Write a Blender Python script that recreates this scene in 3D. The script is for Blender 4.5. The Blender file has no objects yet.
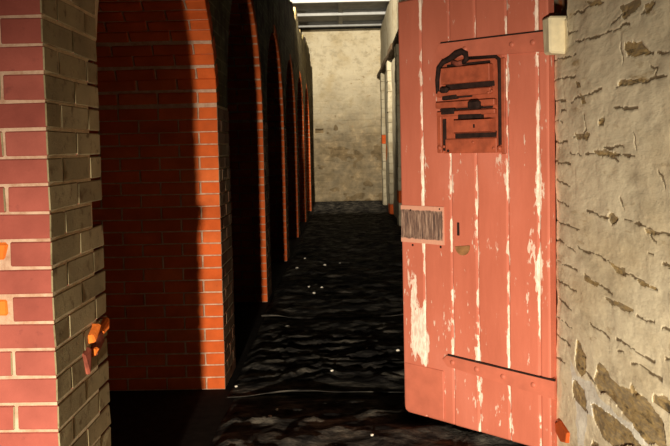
import bpy, bmesh, math, random
import numpy as np
from mathutils import Matrix, Vector

random.seed(7)
PI = math.pi
scene = bpy.context.scene
COL = scene.collection
R = math.radians

# ------------------------------------------------------------------ camera
W_, H_, F_ = 670.0, 446.0, 800.0
CAM_Z = 1.36
PITCH, ROLL, YAW = R(3.0), R(1.25), R(0.55)
CAM_LOC = Vector((0, 0, CAM_Z))
SHIFT_X, SHIFT_Y = 0.0, -32.5 / 670.0
CAM_M = Matrix.Rotation(YAW, 3, 'Z') @ Matrix.Rotation(PI / 2 - PITCH, 3, 'X') @ Matrix.Rotation(-ROLL, 3, 'Z')

cam_d = bpy.data.cameras.new('camera')
cam_d.sensor_width = 36.0
cam_d.lens = F_ / W_ * 36.0
cam_d.shift_x, cam_d.shift_y = SHIFT_X, SHIFT_Y
cam_d.clip_end = 200
cam = bpy.data.objects.new('camera', cam_d)
COL.objects.link(cam)
cam.matrix_world = Matrix.Translation(CAM_LOC) @ CAM_M.to_4x4()
scene.camera = cam


def ray(px, py):
    x = (px - W_ / 2) / F_ + SHIFT_X * W_ / F_
    y = -(py - H_ / 2) / F_ + SHIFT_Y * W_ / F_
    return CAM_M @ Vector((x, y, -1.0))


def at(px, py, point, normal):
    """survey: where the sight line of a photo point meets a plane of the place"""
    d = ray(px, py)
    n = Vector(normal)
    t = (Vector(point) - CAM_LOC).dot(n) / d.dot(n)
    return CAM_LOC + d * t


def project(p):
    v = CAM_M.transposed() @ (Vector(p) - CAM_LOC)
    x, y = v.x / -v.z, v.y / -v.z
    return ((x - SHIFT_X * W_ / F_) * F_ + W_ / 2, H_ / 2 - (y - SHIFT_Y * W_ / F_) * F_)


# ------------------------------------------------------------------ materials
def new_mat(name, rough=0.85, spec=0.25):
    m = bpy.data.materials.new(name)
    m.use_nodes = True
    nt = m.node_tree
    b = nt.nodes['Principled BSDF']
    b.inputs['Roughness'].default_value = rough
    b.inputs['Specular IOR Level'].default_value = spec
    return m, nt, b


def node(nt, kind, props=None, **ins):
    n = nt.nodes.new(kind)
    for k, v in (props or {}).items():
        setattr(n, k, v)
    for k, v in ins.items():
        key = k.replace('_', ' ')
        sock = n.inputs[key] if key in n.inputs else n.inputs[k]
        if isinstance(v, bpy.types.NodeSocket):
            nt.links.new(v, sock)
        else:
            sock.default_value = v
    return n


def coords(nt, scale=(1, 1, 1)):
    tc = node(nt, 'ShaderNodeTexCoord')
    mp = node(nt, 'ShaderNodeMapping', Scale=scale)
    nt.links.new(tc.outputs['Object'], mp.inputs['Vector'])
    return mp.outputs[0]


def noise(nt, vec, scale, detail=4.0, rough=0.55):
    return node(nt, 'ShaderNodeTexNoise', Vector=vec, Scale=scale, Detail=detail, Roughness=rough).outputs[0]


def ramp(nt, fac, stops):
    n = node(nt, 'ShaderNodeValToRGB')
    nt.links.new(fac, n.inputs[0])
    e = n.color_ramp.elements
    while len(e) < len(stops):
        e.new(0.5)
    for i, (p, c) in enumerate(stops):
        e[i].position = p
        e[i].color = (*c, 1) if len(c) == 3 else c
    return n.outputs[0]


def step(nt, fac, a, b):
    return ramp(nt, fac, [(a, (0, 0, 0)), (b, (1, 1, 1))])


def mixc(nt, fac, a, b):
    n = node(nt, 'ShaderNodeMix', {'data_type': 'RGBA'})
    for s, v in ((n.inputs[0], fac), (n.inputs[6], a), (n.inputs[7], b)):
        if isinstance(v, bpy.types.NodeSocket):
            nt.links.new(v, s)
        else:
            s.default_value = v if isinstance(v, float) else (*v, 1)
    return n.outputs[2]


def math_(nt, op, a, b=0.0):
    n = node(nt, 'ShaderNodeMath', {'operation': op})
    for s, v in ((n.inputs[0], a), (n.inputs[1], b)):
        if isinstance(v, bpy.types.NodeSocket):
            nt.links.new(v, s)
        else:
            s.default_value = v
    return n.outputs[0]


def bump(nt, b, height, strength=0.4, dist=0.01):
    n = node(nt, 'ShaderNodeBump', Height=height, Strength=strength, Distance=dist)
    nt.links.new(n.outputs[0], b.inputs['Normal'])


def plain(name, c, rough=0.8, spec=0.25, metal=0.0, vary=0.2, scale=20):
    m, nt, b = new_mat(name, rough, spec)
    v = coords(nt)
    f = noise(nt, v, scale, 5)
    lo = tuple(x * (1 - vary) for x in c)
    hi = tuple(min(1, x * (1 + vary)) for x in c)
    nt.links.new(ramp(nt, f, [(0.3, lo), (0.7, hi)]), b.inputs['Base Color'])
    b.inputs['Metallic'].default_value = metal
    bump(nt, b, f, 0.3, 0.004)
    return m


def brick_mat(name, shades, worn, worn_lo=0.62):
    m, nt, b = new_mat(name, 0.9, 0.15)
    v = coords(nt)
    isl = node(nt, 'ShaderNodeNewGeometry').outputs['Random Per Island']
    n = len(shades)
    c = ramp(nt, isl, [(i / max(1, n - 1), s) for i, s in enumerate(shades)])
    f1 = noise(nt, v, 26, 6, 0.65)
    c = mixc(nt, step(nt, f1, worn_lo, worn_lo + 0.14), c, worn)
    f2 = noise(nt, v, 7, 4)
    dk = ramp(nt, f2, [(0.3, (0.75, 0.72, 0.7)), (0.7, (1.1, 1.08, 1.05))])
    mul = node(nt, 'ShaderNodeMix', {'data_type': 'RGBA', 'blend_type': 'MULTIPLY'})
    mul.inputs[0].default_value = 1.0
    nt.links.new(c, mul.inputs[6])
    nt.links.new(dk, mul.inputs[7])
    nt.links.new(mul.outputs[2], b.inputs['Base Color'])
    bump(nt, b, noise(nt, v, 90, 6, 0.7), 0.45, 0.006)
    return m


M_BRICK_RED = brick_mat('painted_red_brick', [(.25, .062, .048), (.32, .086, .066), (.28, .072, .055), (.34, .096, .074)], (.21, .058, .048))
M_BRICK_ORANGE = brick_mat('bare_orange_brick', [(.48, .090, .020), (.58, .112, .025), (.53, .096, .020), (.60, .135, .036)], (.44, .095, .03))
M_BRICK_FRESH = brick_mat('broken_brick_core', [(.80, .20, .03), (.75, .17, .03)], (.45, .09, .03))
M_BRICK_WASH = brick_mat('limewashed_brick', [(.30, .25, .14), (.38, .33, .20), (.25, .21, .12), (.34, .29, .17)], (.16, .115, .06), 0.55)
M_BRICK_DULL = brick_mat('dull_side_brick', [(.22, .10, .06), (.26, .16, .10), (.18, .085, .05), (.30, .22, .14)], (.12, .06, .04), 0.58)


def mortar_mat(name, c, d):
    m, nt, b = new_mat(name, 0.95, 0.1)
    v = coords(nt)
    f = noise(nt, v, 30, 6, 0.7)
    nt.links.new(ramp(nt, f, [(0.32, d), (0.62, c)]), b.inputs['Base Color'])
    bump(nt, b, f, 0.8, 0.008)
    return m


M_MORTAR = mortar_mat('lime_mortar', (.52, .36, .26), (.36, .20, .13))
M_MORTAR_OLD = mortar_mat('old_limewashed_mortar', (.72, .62, .43), (.50, .42, .26))


def spandrel_mat():
    m, nt, b = new_mat('limewashed_arch_wall', 0.95, 0.1)
    tc = node(nt, 'ShaderNodeTexCoord')
    mp = node(nt, 'ShaderNodeMapping', Rotation=(0, R(90), R(90)))
    nt.links.new(tc.outputs['Object'], mp.inputs[0])
    br = node(nt, 'ShaderNodeTexBrick', Vector=mp.outputs[0], Scale=1.0, Color1=(.13, .105, .045, 1), Color2=(.19, .15, .07, 1),
              Mortar=(.25, .20, .10, 1), Mortar_Size=0.006, Brick_Width=0.23, Row_Height=0.07, Mortar_Smooth=0.3)
    f = noise(nt, tc.outputs['Object'], 5, 5)
    c = mixc(nt, step(nt, f, .45, .62), br.outputs[0], (.07, .05, .025))
    nt.links.new(c, b.inputs['Base Color'])
    f2 = noise(nt, tc.outputs['Object'], 18, 5)
    bump(nt, b, math_(nt, 'SUBTRACT', f2, br.outputs['Fac']), 0.7, 0.02)
    return m


M_SPANDREL = spandrel_mat()
M_CELL = plain('shade_dark_cell_plaster', (.035, .026, .022), 0.95, 0.1, vary=.3, scale=3)  # near-black colour carries the unlit darkness of the cells


def stone_mat(name, wash, tan, stone_a, stone_b, dirt, damp=None, scale=1.0, sy=1.0):
    """limewash over rubble; the vertex attribute 'bare' marks where the wash has fallen off"""
    m, nt, b = new_mat(name, 0.93, 0.12)
    v = coords(nt, (1, sy, 1))
    f = noise(nt, v, 3.2 * scale, 6, 0.6)
    c = ramp(nt, f, [(0.33, tan), (0.5, wash), (0.75, tuple(min(1, x * 1.08) for x in wash))])
    vs = coords(nt, (1.0, sy, 2.0))
    f2 = noise(nt, vs, 8 * scale, 6, 0.68)
    c = mixc(nt, step(nt, f2, 0.60, 0.70), c, dirt)
    f2b = noise(nt, coords(nt, (1.2, 1.2 * sy, 0.8)), 13 * scale, 5, 0.6)
    c = mixc(nt, math_(nt, 'MULTIPLY', step(nt, f2b, 0.55, 0.72), 0.55), c, tan)
    f3 = noise(nt, vs, 19, 6, 0.7)
    st = ramp(nt, f3, [(0.34, tuple(x * .4 for x in stone_b)), (0.45, stone_a), (0.55, stone_b), (0.68, tuple(min(1, x * 1.15) for x in stone_a))])
    fg = noise(nt, coords(nt, (1, sy, 1.3)), 6.5 * scale, 5, .62)
    c = mixc(nt, math_(nt, 'MULTIPLY', step(nt, fg, .52, .66), .5), c, tuple(x * .62 for x in tan))
    pl_ = node(nt, 'ShaderNodeAttribute', {'attribute_name': 'pale'}).outputs['Fac']
    c = mixc(nt, step(nt, pl_, .3, .7), c, (.80, .76, .66))
    ck_ = node(nt, 'ShaderNodeAttribute', {'attribute_name': 'crack'}).outputs['Fac']
    c = mixc(nt, math_(nt, 'MULTIPLY', step(nt, ck_, .2, .8), .9), c, (.15, .10, .05))
    at_ = node(nt, 'ShaderNodeAttribute', {'attribute_name': 'bare'}).outputs['Fac']
    e = math_(nt, 'ADD', at_, math_(nt, 'MULTIPLY', math_(nt, 'SUBTRACT', noise(nt, v, 22, 4), 0.5), 0.5))
    c = mixc(nt, step(nt, e, 0.42, 0.58), c, st)
    if damp:
        z0, z1, dc = damp
        sep = node(nt, 'ShaderNodeSeparateXYZ')
        nt.links.new(v, sep.inputs[0])
        n2 = noise(nt, coords(nt, (1, 1, 1.3)), 2.6, 6, 0.62)
        zz = math_(nt, 'ADD', sep.outputs[2], math_(nt, 'MULTIPLY', math_(nt, 'SUBTRACT', n2, .5), 1.9))
        mr = node(nt, 'ShaderNodeMapRange', Value=zz)
        mr.inputs[1].default_value, mr.inputs[2].default_value = z0, z1
        mr.inputs[3].default_value, mr.inputs[4].default_value = 1.0, 0.0
        n3 = noise(nt, v, 5.5, 5, .6)
        dcol = ramp(nt, n3, [(0.36, tuple(x * .45 for x in dc)), (0.6, dc), (.72, tuple(min(1, x * 1.7) for x in dc))])
        c = mixc(nt, math_(nt, 'MULTIPLY', mr.outputs[0], 0.85), c, dcol)
    nt.links.new(c, b.inputs['Base Color'])
    bump(nt, b, math_(nt, 'ADD', noise(nt, v, 40, 6, .7), math_(nt, 'MULTIPLY', f2, .8)), 0.5, 0.008)
    return m


M_JAMB = stone_mat('limewashed_rubble', (.82, .72, .52), (.72, .60, .40), (.44, .31, .14), (.27, .21, .13), (.50, .37, .20), sy=.4)
M_END = stone_mat('limewashed_end_rubble', (.72, .64, .47), (.62, .52, .34), (.30, .23, .13), (.2, .15, .09), (.42, .31, .18),
                  damp=(1.5, 3.3, (.22, .16, .09)), scale=.8)
M_FARWALL = stone_mat('cream_corridor_plaster', (.37, .33, .24), (.28, .23, .15), (.5, .16, .06), (.55, .2, .07), (.33, .26, .16))


def door_mat():
    m, nt, b = new_mat('flaking_salmon_paint', 0.62, 0.3)
    v = coords(nt)
    base = ramp(nt, noise(nt, coords(nt, (1, 1, .5)), 4, 5), [(0.3, (.41, .110, .066)), (0.55, (.47, .132, .082)), (0.75, (.51, .158, .106))])
    # paint lost: vertical flakes, most along the plank joints (attribute 'flake')
    fl = node(nt, 'ShaderNodeAttribute', {'attribute_name': 'flake'}).outputs['Fac']
    n1 = noise(nt, coords(nt, (1.0, 1.0, 0.16)), 34, 6, 0.62)
    n2 = noise(nt, coords(nt, (1.0, 1.0, 0.45)), 9, 5, 0.6)
    n3 = noise(nt, coords(nt, (1.0, 1.0, 0.35)), 75, 4, 0.6)
    s = math_(nt, 'ADD', math_(nt, 'MULTIPLY', n1, 0.50), math_(nt, 'MULTIPLY', n2, 0.30))
    s = math_(nt, 'ADD', s, math_(nt, 'MULTIPLY', n3, 0.42))
    s = math_(nt, 'ADD', s, math_(nt, 'MULTIPLY', fl, 0.24))
    worn = mixc(nt, step(nt, n3, .45, .6), (.80, .66, .56), (.62, .44, .36))
    c = mixc(nt, step(nt, s, 0.712, 0.742), base, worn)
    c = mixc(nt, step(nt, s, 0.98, 1.02), c, (.55, .45, .38))
    nt.links.new(c, b.inputs['Base Color'])
    bump(nt, b, math_(nt, 'SUBTRACT', noise(nt, coords(nt, (1, 1, .2)), 50, 5), step(nt, s, .735, .765)), 0.35, 0.004)
    return m


M_DOOR = door_mat()
M_DOOR_IRON = plain('salmon_painted_iron', (.45, .124, .076), 0.55, 0.35, vary=.12, scale=14)
M_HATCH = plain('dull_red_painted_iron', (.32, .072, .034), 0.55, 0.35, vary=.25, scale=25)
M_RUST_AND_SHADE = plain('dark_rust_and_shade', (.020, .009, .007), 0.85, 0.2, vary=.5, scale=40)  # rusted iron, and the shade painted into the hatch gaps
M_RUST_RED = plain('rusty_red_iron', (.20, .05, .03), 0.75, 0.25, vary=.4, scale=40)
M_BRASS = plain('brown_brass', (.24, .115, .045), 0.6, 0.4, metal=.1, vary=.35, scale=30)
M_CREAM = plain('cream_paint', (.70, .62, .42), 0.75, 0.3, vary=.12, scale=25)
M_TIMBER = plain('dark_weathered_timber', (.09, .06, .035), 0.9, 0.15, vary=.5, scale=12)
M_BEAM = plain('white_painted_timber', (.37, .38, .385), 0.7, 0.3, vary=.1, scale=10)
M_CEIL = plain('grey_ceiling_boards', (.40, .40, .39), 0.85, 0.2, vary=.25, scale=6)
M_SOIL = plain('dark_earth_floor', (.016, .013, .011), 0.95, 0.1, vary=.4, scale=18)
M_CRUMB = plain('white_plaster_crumb', (.75, .70, .60), 0.9, 0.15, vary=.1, scale=60)


def plastic_mat():
    m, nt, b = new_mat('black_plastic_sheet', 0.7, 0.02)
    v = coords(nt)
    f = noise(nt, coords(nt, (1, 2.2, 1)), 5, 6, .65)
    # pale streaks in the colour stand for highlights on the wrinkles
    c = ramp(nt, f, [(0.42, (.014, .013, .013)), (0.52, (.050, .046, .041)), (.68, (.18, .16, .13))])
    nt.links.new(c, b.inputs['Base Color'])
    bump(nt, b, noise(nt, coords(nt, (1, 1.5, 1)), 16, 6, .7), .8, .02)
    return m


M_PLASTIC = plastic_mat()


def worn_wood_mat():
    m, nt, b = new_mat('bare_worn_wood', 0.8, 0.2)
    g = noise(nt, coords(nt, (1.0, 1.0, 0.09)), 95, 5, .65)
    c = ramp(nt, g, [(0.34, (.045, .03, .028)), (0.50, (.17, .10, .075)), (0.68, (.40, .27, .20))])
    # the middle has weathered to dark grey, the margin keeps pale filler
    at_ = node(nt, 'ShaderNodeAttribute', {'attribute_name': 'flake'}).outputs['Fac']
    e = math_(nt, 'ADD', at_, math_(nt, 'MULTIPLY', math_(nt, 'SUBTRACT', noise(nt, coords(nt), 45, 4), .5), .7))
    c = mixc(nt, step(nt, e, .32, .5), (.55, .27, .19), c)
    nt.links.new(c, b.inputs['Base Color'])
    bump(nt, b, g, .5, .004)
    return m


M_WORN = worn_wood_mat()

# ------------------------------------------------------------------ mesh helpers
_T_FACES = None


def _tmpl():
    """chamfered box: three vertices at each corner, one for each face that meets there"""
    global _T_FACES
    cs = [(x, y, z) for x in (-1, 1) for y in (-1, 1) for z in (-1, 1)]
    idx = {c: i for i, c in enumerate(cs)}

    def pos(c, a):
        return Vector([c[k] * (1.0 if k == a else 0.8) for k in range(3)])
    F = []
    for a in range(3):
        o = [k for k in range(3) if k != a]
        for s in (-1, 1):
            q = []
            for t0, t1 in ((-1, -1), (1, -1), (1, 1), (-1, 1)):
                c = [0, 0, 0]
                c[a], c[o[0]], c[o[1]] = s, t0, t1
                q.append((idx[tuple(c)], a))
            F.append(q)
    for k in range(3):
        i, j = [a for a in range(3) if a != k]
        for si in (-1, 1):
            for sj in (-1, 1):
                c1, c2 = [0, 0, 0], [0, 0, 0]
                c1[i] = c2[i] = si
                c1[j] = c2[j] = sj
                c1[k], c2[k] = -1, 1
                a, b = idx[tuple(c1)], idx[tuple(c2)]
                F.append([(a, i), (a, j), (b, j), (b, i)])
    for c in cs:
        F.append([(idx[c], 0), (idx[c], 1), (idx[c], 2)])
    out = []
    for q in F:
        P = [pos(cs[i], a) for i, a in q]
        n = (P[1] - P[0]).cross(P[2] - P[0])
        if n.dot(sum(P, Vector())) < 0:
            q = q[::-1]
        out.append([i * 3 + a for i, a in q])
    _T_FACES = (cs, out)
    return _T_FACES


class MB:
    """collects pieces that become one mesh object"""

    def __init__(self):
        self.v, self.f, self.m, self.s = [], [], [], []

    def box(self, c, h, axes=None, bev=0.004, mat=0, jit=0.0, pick=None):
        cs, F = _T_FACES or _tmpl()
        c = Vector(c)
        ax = axes or (Vector((1, 0, 0)), Vector((0, 1, 0)), Vector((0, 0, 1)))
        base = len(self.v)
        b = [min(bev, x * .45) for x in h]
        for q in cs:
            j = Vector((random.uniform(-jit, jit), random.uniform(-jit, jit), random.uniform(-jit, jit)))
            for a in range(3):
                l = [q[k] * (h[k] - (0 if k == a else b[k])) for k in range(3)]
                self.v.append(c + ax[0] * l[0] + ax[1] * l[1] + ax[2] * l[2] + j)
        for f in F:
            ids = [base + i for i in f]
            mm = mat
            if pick:
                P = [self.v[i] for i in ids]
                mm = pick((P[1] - P[0]).cross(P[2] - P[0]).normalized())
            self.f.append(ids)
            self.m.append(mm)
            self.s.append(False)

    def bx(self, x0, x1, y0, y1, z0, z1, **k):
        self.box(((x0 + x1) / 2, (y0 + y1) / 2, (z0 + z1) / 2), (abs(x1 - x0) / 2, abs(y1 - y0) / 2, abs(z1 - z0) / 2), **k)

    def tube(self, pts, r, n=10, mat=0):
        pts = [Vector(p) for p in pts]
        rs = r if isinstance(r, (list, tuple)) else [r] * len(pts)
        base = len(self.v)
        for i, p in enumerate(pts):
            d = (pts[min(i + 1, len(pts) - 1)] - pts[max(i - 1, 0)]).normalized()
            u = d.cross(Vector((0, .9, .43))).normalized()
            w = d.cross(u)
            for k in range(n):
                a = 2 * PI * k / n
                self.v.append(p + (u * math.cos(a) + w * math.sin(a)) * rs[i])
        for i in range(len(pts) - 1):
            for k in range(n):
                a, b = base + i * n + k, base + i * n + (k + 1) % n
                self.add([a, b, b + n, a + n], mat, True)
        self.add([base + k for k in range(n)][::-1], mat)
        self.add([base + (len(pts) - 1) * n + k for k in range(n)], mat)

    def add(self, ids, mat=0, smooth=False):
        self.f.append(list(ids))
        self.m.append(mat)
        self.s.append(smooth)

    def prism(self, poly, axis_pt, n_vec, mat_front=0, mat_side=0, mat_back=None):
        """poly of Vectors, extruded by n_vec"""
        base = len(self.v)
        k = len(poly)
        self.v += [Vector(p) for p in poly] + [Vector(p) + n_vec for p in poly]
        self.add([base + i for i in range(k)][::-1], mat_front if mat_back is None else mat_back)
        self.add([base + k + i for i in range(k)], mat_front)
        for i in range(k):
            j = (i + 1) % k
            self.add([base + i, base + j, base + k + j, base + k + i], mat_side)

    def build(self, name, mats, parent=None, fix=False):
        me = bpy.data.meshes.new(name)
        me.from_pydata([tuple(v) for v in self.v], [], self.f)
        for m in (mats if isinstance(mats, (list, tuple)) else [mats]):
            me.materials.append(m)
        me.polygons.foreach_set('material_index', self.m)
        me.polygons.foreach_set('use_smooth', self.s)
        me.update()
        if fix:
            bm = bmesh.new()
            bm.from_mesh(me)
            bmesh.ops.recalc_face_normals(bm, faces=bm.faces)
            bm.to_mesh(me)
            bm.free()
        o = bpy.data.objects.new(name, me)
        COL.objects.link(o)
        if parent:
            o.parent = parent
        return o


def tag(o, label=None, cat=None, group=None, kind=None):
    for k, v in (('label', label), ('category', cat), ('group', group), ('kind', kind)):
        if v:
            o[k] = v
    return o


def empty(name, loc, rot_z=0.0):
    o = bpy.data.objects.new(name, None)
    COL.objects.link(o)
    o.location = loc
    o.rotation_euler.z = rot_z
    o.empty_display_size = .2
    return o


# ------------------------------------------------------------------ smooth value noise on arrays
def _hash(ix, iy, seed):
    h = (ix.astype(np.int64) * 374761393 + iy.astype(np.int64) * 668265263 + seed * 1442695041) & 0xFFFFFFFF
    h = ((h ^ (h >> 13)) * 1274126177) & 0xFFFFFFFF
    h = h ^ (h >> 16)
    return (h & 0xFFFFFF) / float(0xFFFFFF)


def vnoise(x, y, seed=0):
    ix, iy = np.floor(x), np.floor(y)
    fx, fy = x - ix, y - iy
    fx, fy = fx * fx * fx * (fx * (fx * 6 - 15) + 10), fy * fy * fy * (fy * (fy * 6 - 15) + 10)
    a, b = _hash(ix, iy, seed), _hash(ix + 1, iy, seed)
    c, d = _hash(ix, iy + 1, seed), _hash(ix + 1, iy + 1, seed)
    return (a + (b - a) * fx) * (1 - fy) + (c + (d - c) * fx) * fy


def fbm(x, y, seed=0, octv=4, gain=.5):
    s, a, t = 0, 1.0, 0
    for o in range(octv):
        s = s + a * vnoise(x * 2 ** o, y * 2 ** o, seed + o * 17)
        t += a
        a *= gain
    return s / t


def rubble(u, v, seed, course=.15, length=.34, warp=.05):
    """coursed rubble: (distance to the nearest joint, a random number for each stone)"""
    uu = u + (fbm(u * 3, v * 3, seed + 1, 3) - .5) * warp * 2
    vv = v + (fbm(u * 2.2, v * 5, seed + 2, 3) - .5) * warp * 2
    r = np.floor(vv / course)
    fr = vv / course - r
    off = _hash(r, r * 0 + 5, seed + 3)
    ln = length * (.7 + .7 * _hash(r, r * 0 + 9, seed + 4))
    cu = uu / ln + off * 7
    k = np.floor(cu)
    fc = cu - k
    d = np.minimum(np.minimum(fr, 1 - fr) * course, np.minimum(fc, 1 - fc) * ln)
    return d, _hash(k, r, seed + 6)


def seg_dist(U, V, a, b):
    ax, ay = a
    bx, by = b
    dx, dy = bx - ax, by - ay
    t = np.clip(((U - ax) * dx + (V - ay) * dy) / (dx * dx + dy * dy + 1e-12), 0, 1)
    return np.hypot(U - ax - t * dx, V - ay - t * dy)


def in_poly(U, V, poly):
    ins = np.zeros(U.shape, bool)
    n = len(poly)
    for i in range(n):
        x0, y0 = poly[i]
        x1, y1 = poly[(i + 1) % n]
        c = ((y0 > V) != (y1 > V)) & (U < (x1 - x0) * (V - y0) / (y1 - y0 + 1e-12) + x0)
        ins ^= c
    return ins


def panel(name, O, U, V, N, us, vs, hfun, mats, back=.3, mat_fun=None):
    """a wall surface: grid displaced along N, with its sides and back closed at depth `back`"""
    O, U, V, N = (np.array(x, float) for x in (O, U, V, N))
    us, vs = np.asarray(us, float), np.asarray(vs, float)
    gu, gv = np.meshgrid(us, vs, indexing='ij')
    h, bare, *more = hfun(gu, gv)
    attrs = {'bare': bare, **(more[0] if more else {})}
    P = O + gu[..., None] * U + gv[..., None] * V + h[..., None] * N
    nu, nv = gu.shape
    ids = np.arange(nu * nv).reshape(nu, nv)
    flip = np.dot(np.cross(U, V), N) < 0
    q = np.stack([ids[:-1, :-1], ids[1:, :-1], ids[1:, 1:], ids[:-1, 1:]], -1).reshape(-1, 4)
    if flip:
        q = q[:, ::-1]
    rim = list(ids[:, 0]) + list(ids[-1, 1:]) + list(ids[::-1, -1][1:]) + list(ids[0, ::-1][1:-1])
    Pf = P.reshape(-1, 3)
    Gb = (O + gu[..., None] * U + gv[..., None] * V - back * N).reshape(-1, 3)
    base = nu * nv
    verts = np.concatenate([Pf, Gb[rim]])
    faces = q.tolist()
    k = len(rim)
    for i in range(k):
        j = (i + 1) % k
        f = [int(rim[i]), base + i, base + j, int(rim[j])]
        faces.append(f[::-1] if flip else f)
    bk = [base + i for i in range(k)]
    faces.append(bk if flip else bk[::-1])
    me = bpy.data.meshes.new(name)
    me.from_pydata(verts.tolist(), [], faces)
    for an, av in attrs.items():
        a = me.attributes.new(an, 'FLOAT', 'POINT')
        a.data.foreach_set('value', np.concatenate([av.reshape(-1), np.zeros(k)]).astype(np.float32))
    for m in (mats if isinstance(mats, (list, tuple)) else [mats]):
        me.materials.append(m)
    sm = np.zeros(len(faces), bool)
    sm[:len(q)] = True
    me.polygons.foreach_set('use_smooth', sm)
    me.update()
    o = bpy.data.objects.new(name, me)
    COL.objects.link(o)
    o['kind'] = 'structure'
    return o


# ------------------------------------------------------------------ the corridor: dimensions
XL = -0.69            # corridor face of the cell piers
PIER_T = 0.45
PITCH_Y = 2.6
PIER_Y = [2.0] + [4.5 + PITCH_Y * i for i in range(6)]      # front faces
END_Y = 20.45
CEIL_Z = 4.33
TOP_Z = 3.5
SPRING = 1.62
CELL_X = -4.2
COURSE = 0.07


def arc(half, rise, n=14):
    """points of half an arch, from its springing (0,0) to the crown (half, rise)"""
    return [(half * (1 - math.cos(a)), rise * math.sin(a)) for a in [PI / 2 * i / n for i in range(n + 1)]]


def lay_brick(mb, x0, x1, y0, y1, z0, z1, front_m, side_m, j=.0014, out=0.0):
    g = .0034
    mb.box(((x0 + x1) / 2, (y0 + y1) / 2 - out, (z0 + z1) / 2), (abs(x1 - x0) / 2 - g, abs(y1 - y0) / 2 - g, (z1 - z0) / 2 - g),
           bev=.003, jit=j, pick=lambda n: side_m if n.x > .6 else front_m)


def make_pier(idx, y0, near_rise, far_rise, front_half, back_half, XL):
    """brick cross wall with the half vaults that spring from it; materials: 0 front brick, 1 side brick, 2 mortar, 3 spandrel, 4 cell, 5 old mortar, 6 broken brick"""
    mb = MB()
    y1 = y0 + PIER_T
    inset = .007
    rng = random.Random(40 + idx)
    zo = -.045 if idx == 0 else 0.0
    bk_in = .10 if idx == 0 else inset
    # cross section in the y-z plane
    L, Rr = [], []
    if near_rise:
        L = [(y0 - a, SPRING + b) for a, b in arc(front_half, near_rise)]
    else:
        L = [(y0, SPRING)]
    Rr = [(y1 + a, SPRING + b) for a, b in arc(back_half, far_rise)]
    topL, topR = L[-1][0], Rr[-1][0]
    ragged = []
    n = 9
    for i in range(n + 1):
        y = topR + (topL - topR) * i / n
        zz = TOP_Z + rng.choice((-.07, 0, 0, .07, .14))
        ragged.append((y, zz))
        if i < n:
            ragged.append((y + (topL - topR) / n * .98, zz))
    prof = [(y0 + inset, -.02)] + [(y0 + inset, SPRING)] + [(a + inset * .3, b + inset) for a, b in L[1:]] + ragged[::-1] + \
           [(a, b + inset) for a, b in Rr[::-1][:-1]] + [(y1 - bk_in, SPRING), (y1 - bk_in, -.02)]
    xs = XL - (.0062 if idx == 0 else inset)
    base = len(mb.v)
    k = len(prof)
    # two caps split so that brickwork and spandrel carry their own materials
    mb.v += [Vector((xs, y, z)) for y, z in prof] + [Vector((CELL_X, y, z)) for y, z in prof]
    # corridor face: pier rectangle + spandrel
    i_sp0 = 1
    i_sp1 = k - 2
    mb.add([base + 0, base + i_sp0, base + i_sp1, base + k - 1], 5)
    mb.add([base + i for i in range(i_sp0, i_sp1 + 1)], 5 if idx == 0 else 3)
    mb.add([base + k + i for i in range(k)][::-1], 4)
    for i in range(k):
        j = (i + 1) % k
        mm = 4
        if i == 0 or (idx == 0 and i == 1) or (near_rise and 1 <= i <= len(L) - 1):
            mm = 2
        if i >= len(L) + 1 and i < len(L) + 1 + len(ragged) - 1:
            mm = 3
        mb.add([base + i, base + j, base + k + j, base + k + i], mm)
    # bricks up to the springing
    nc = int(round(SPRING / COURSE)) if near_rise else int(2.9 / COURSE)
    xl = XL - 1.35
    for c in range(nc):
        z0, z1 = c * COURSE + zo, (c + 1) * COURSE + zo
        dx = rng.uniform(-.006, .006)
        if c % 2 == 0:
            x = XL
            ys = [(y0, y0 + .225), (y0 + .225, y1)]
            for a, b in ys:
                if idx == 0 and a > y0 and z0 < NOTCH0 < z1:
                    continue
                lay_brick(mb, x - .112, x, a, b, z0, z1, 0, 1)
            x -= .112
        else:
            x = XL
            lay_brick(mb, x - .11, x, y0 + .112, y0 + .338, z0, z1, 0, 1)
        while x > xl:
            w = .225
            for a, b in ((y0, y0 + .112), (y1 - .112, y1)):
                if b > y1 - .01 and x < XL - .3:
                    continue
                if idx == 0 and b > y1 - .01 and x == XL and z0 < NOTCH0 < z1:
                    continue
                if idx == 0 and a == y0 and XL - .2 < x < XL - .1 and any(z0 < q < z1 for q in FRESH0):
                    mb.bx(x - w, x - .004, y0 + .001, y0 + .11, z0 + .020, z1 - .004, mat=6, jit=.004, bev=.008)
                    x_done = True
                else:
                    lay_brick(mb, x - w, x, a, b, z0, z1, 0, 1, out=rng.uniform(-.0015, .0015))
            x -= w
    # arch courses over the front face
    if near_rise:
        pts = arc(front_half, near_rise, 60)
        acc, last, nb = 0.0, pts[0], 0
        for p in pts[1:]:
            acc += math.hypot(p[0] - last[0], p[1] - last[1])
            if acc >= COURSE:
                acc -= COURSE
                t = Vector((0, -(p[0] - last[0]), p[1] - last[1])).normalized()
                nrm = Vector((0, -t.z, t.y))
                if nrm.y > 0 or (nrm.y == 0 and nrm.z > 0):
                    nrm = -nrm
                cpt = Vector((0, y0 - p[0], SPRING + p[1])) - t * COURSE / 2 - nrm * .047
                x = XL
                first = .112 if nb % 2 == 0 else .225
                while x > xl:
                    w = first if x == XL else .225
                    mb.box(cpt + Vector((x - w / 2, 0, 0)), (w / 2 - .0045, .052, COURSE / 2 - .0045), axes=(Vector((1, 0, 0)), nrm, t),
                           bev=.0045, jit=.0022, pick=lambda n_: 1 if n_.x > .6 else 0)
                    x -= w
                nb += 1
            last = p
    return mb


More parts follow.
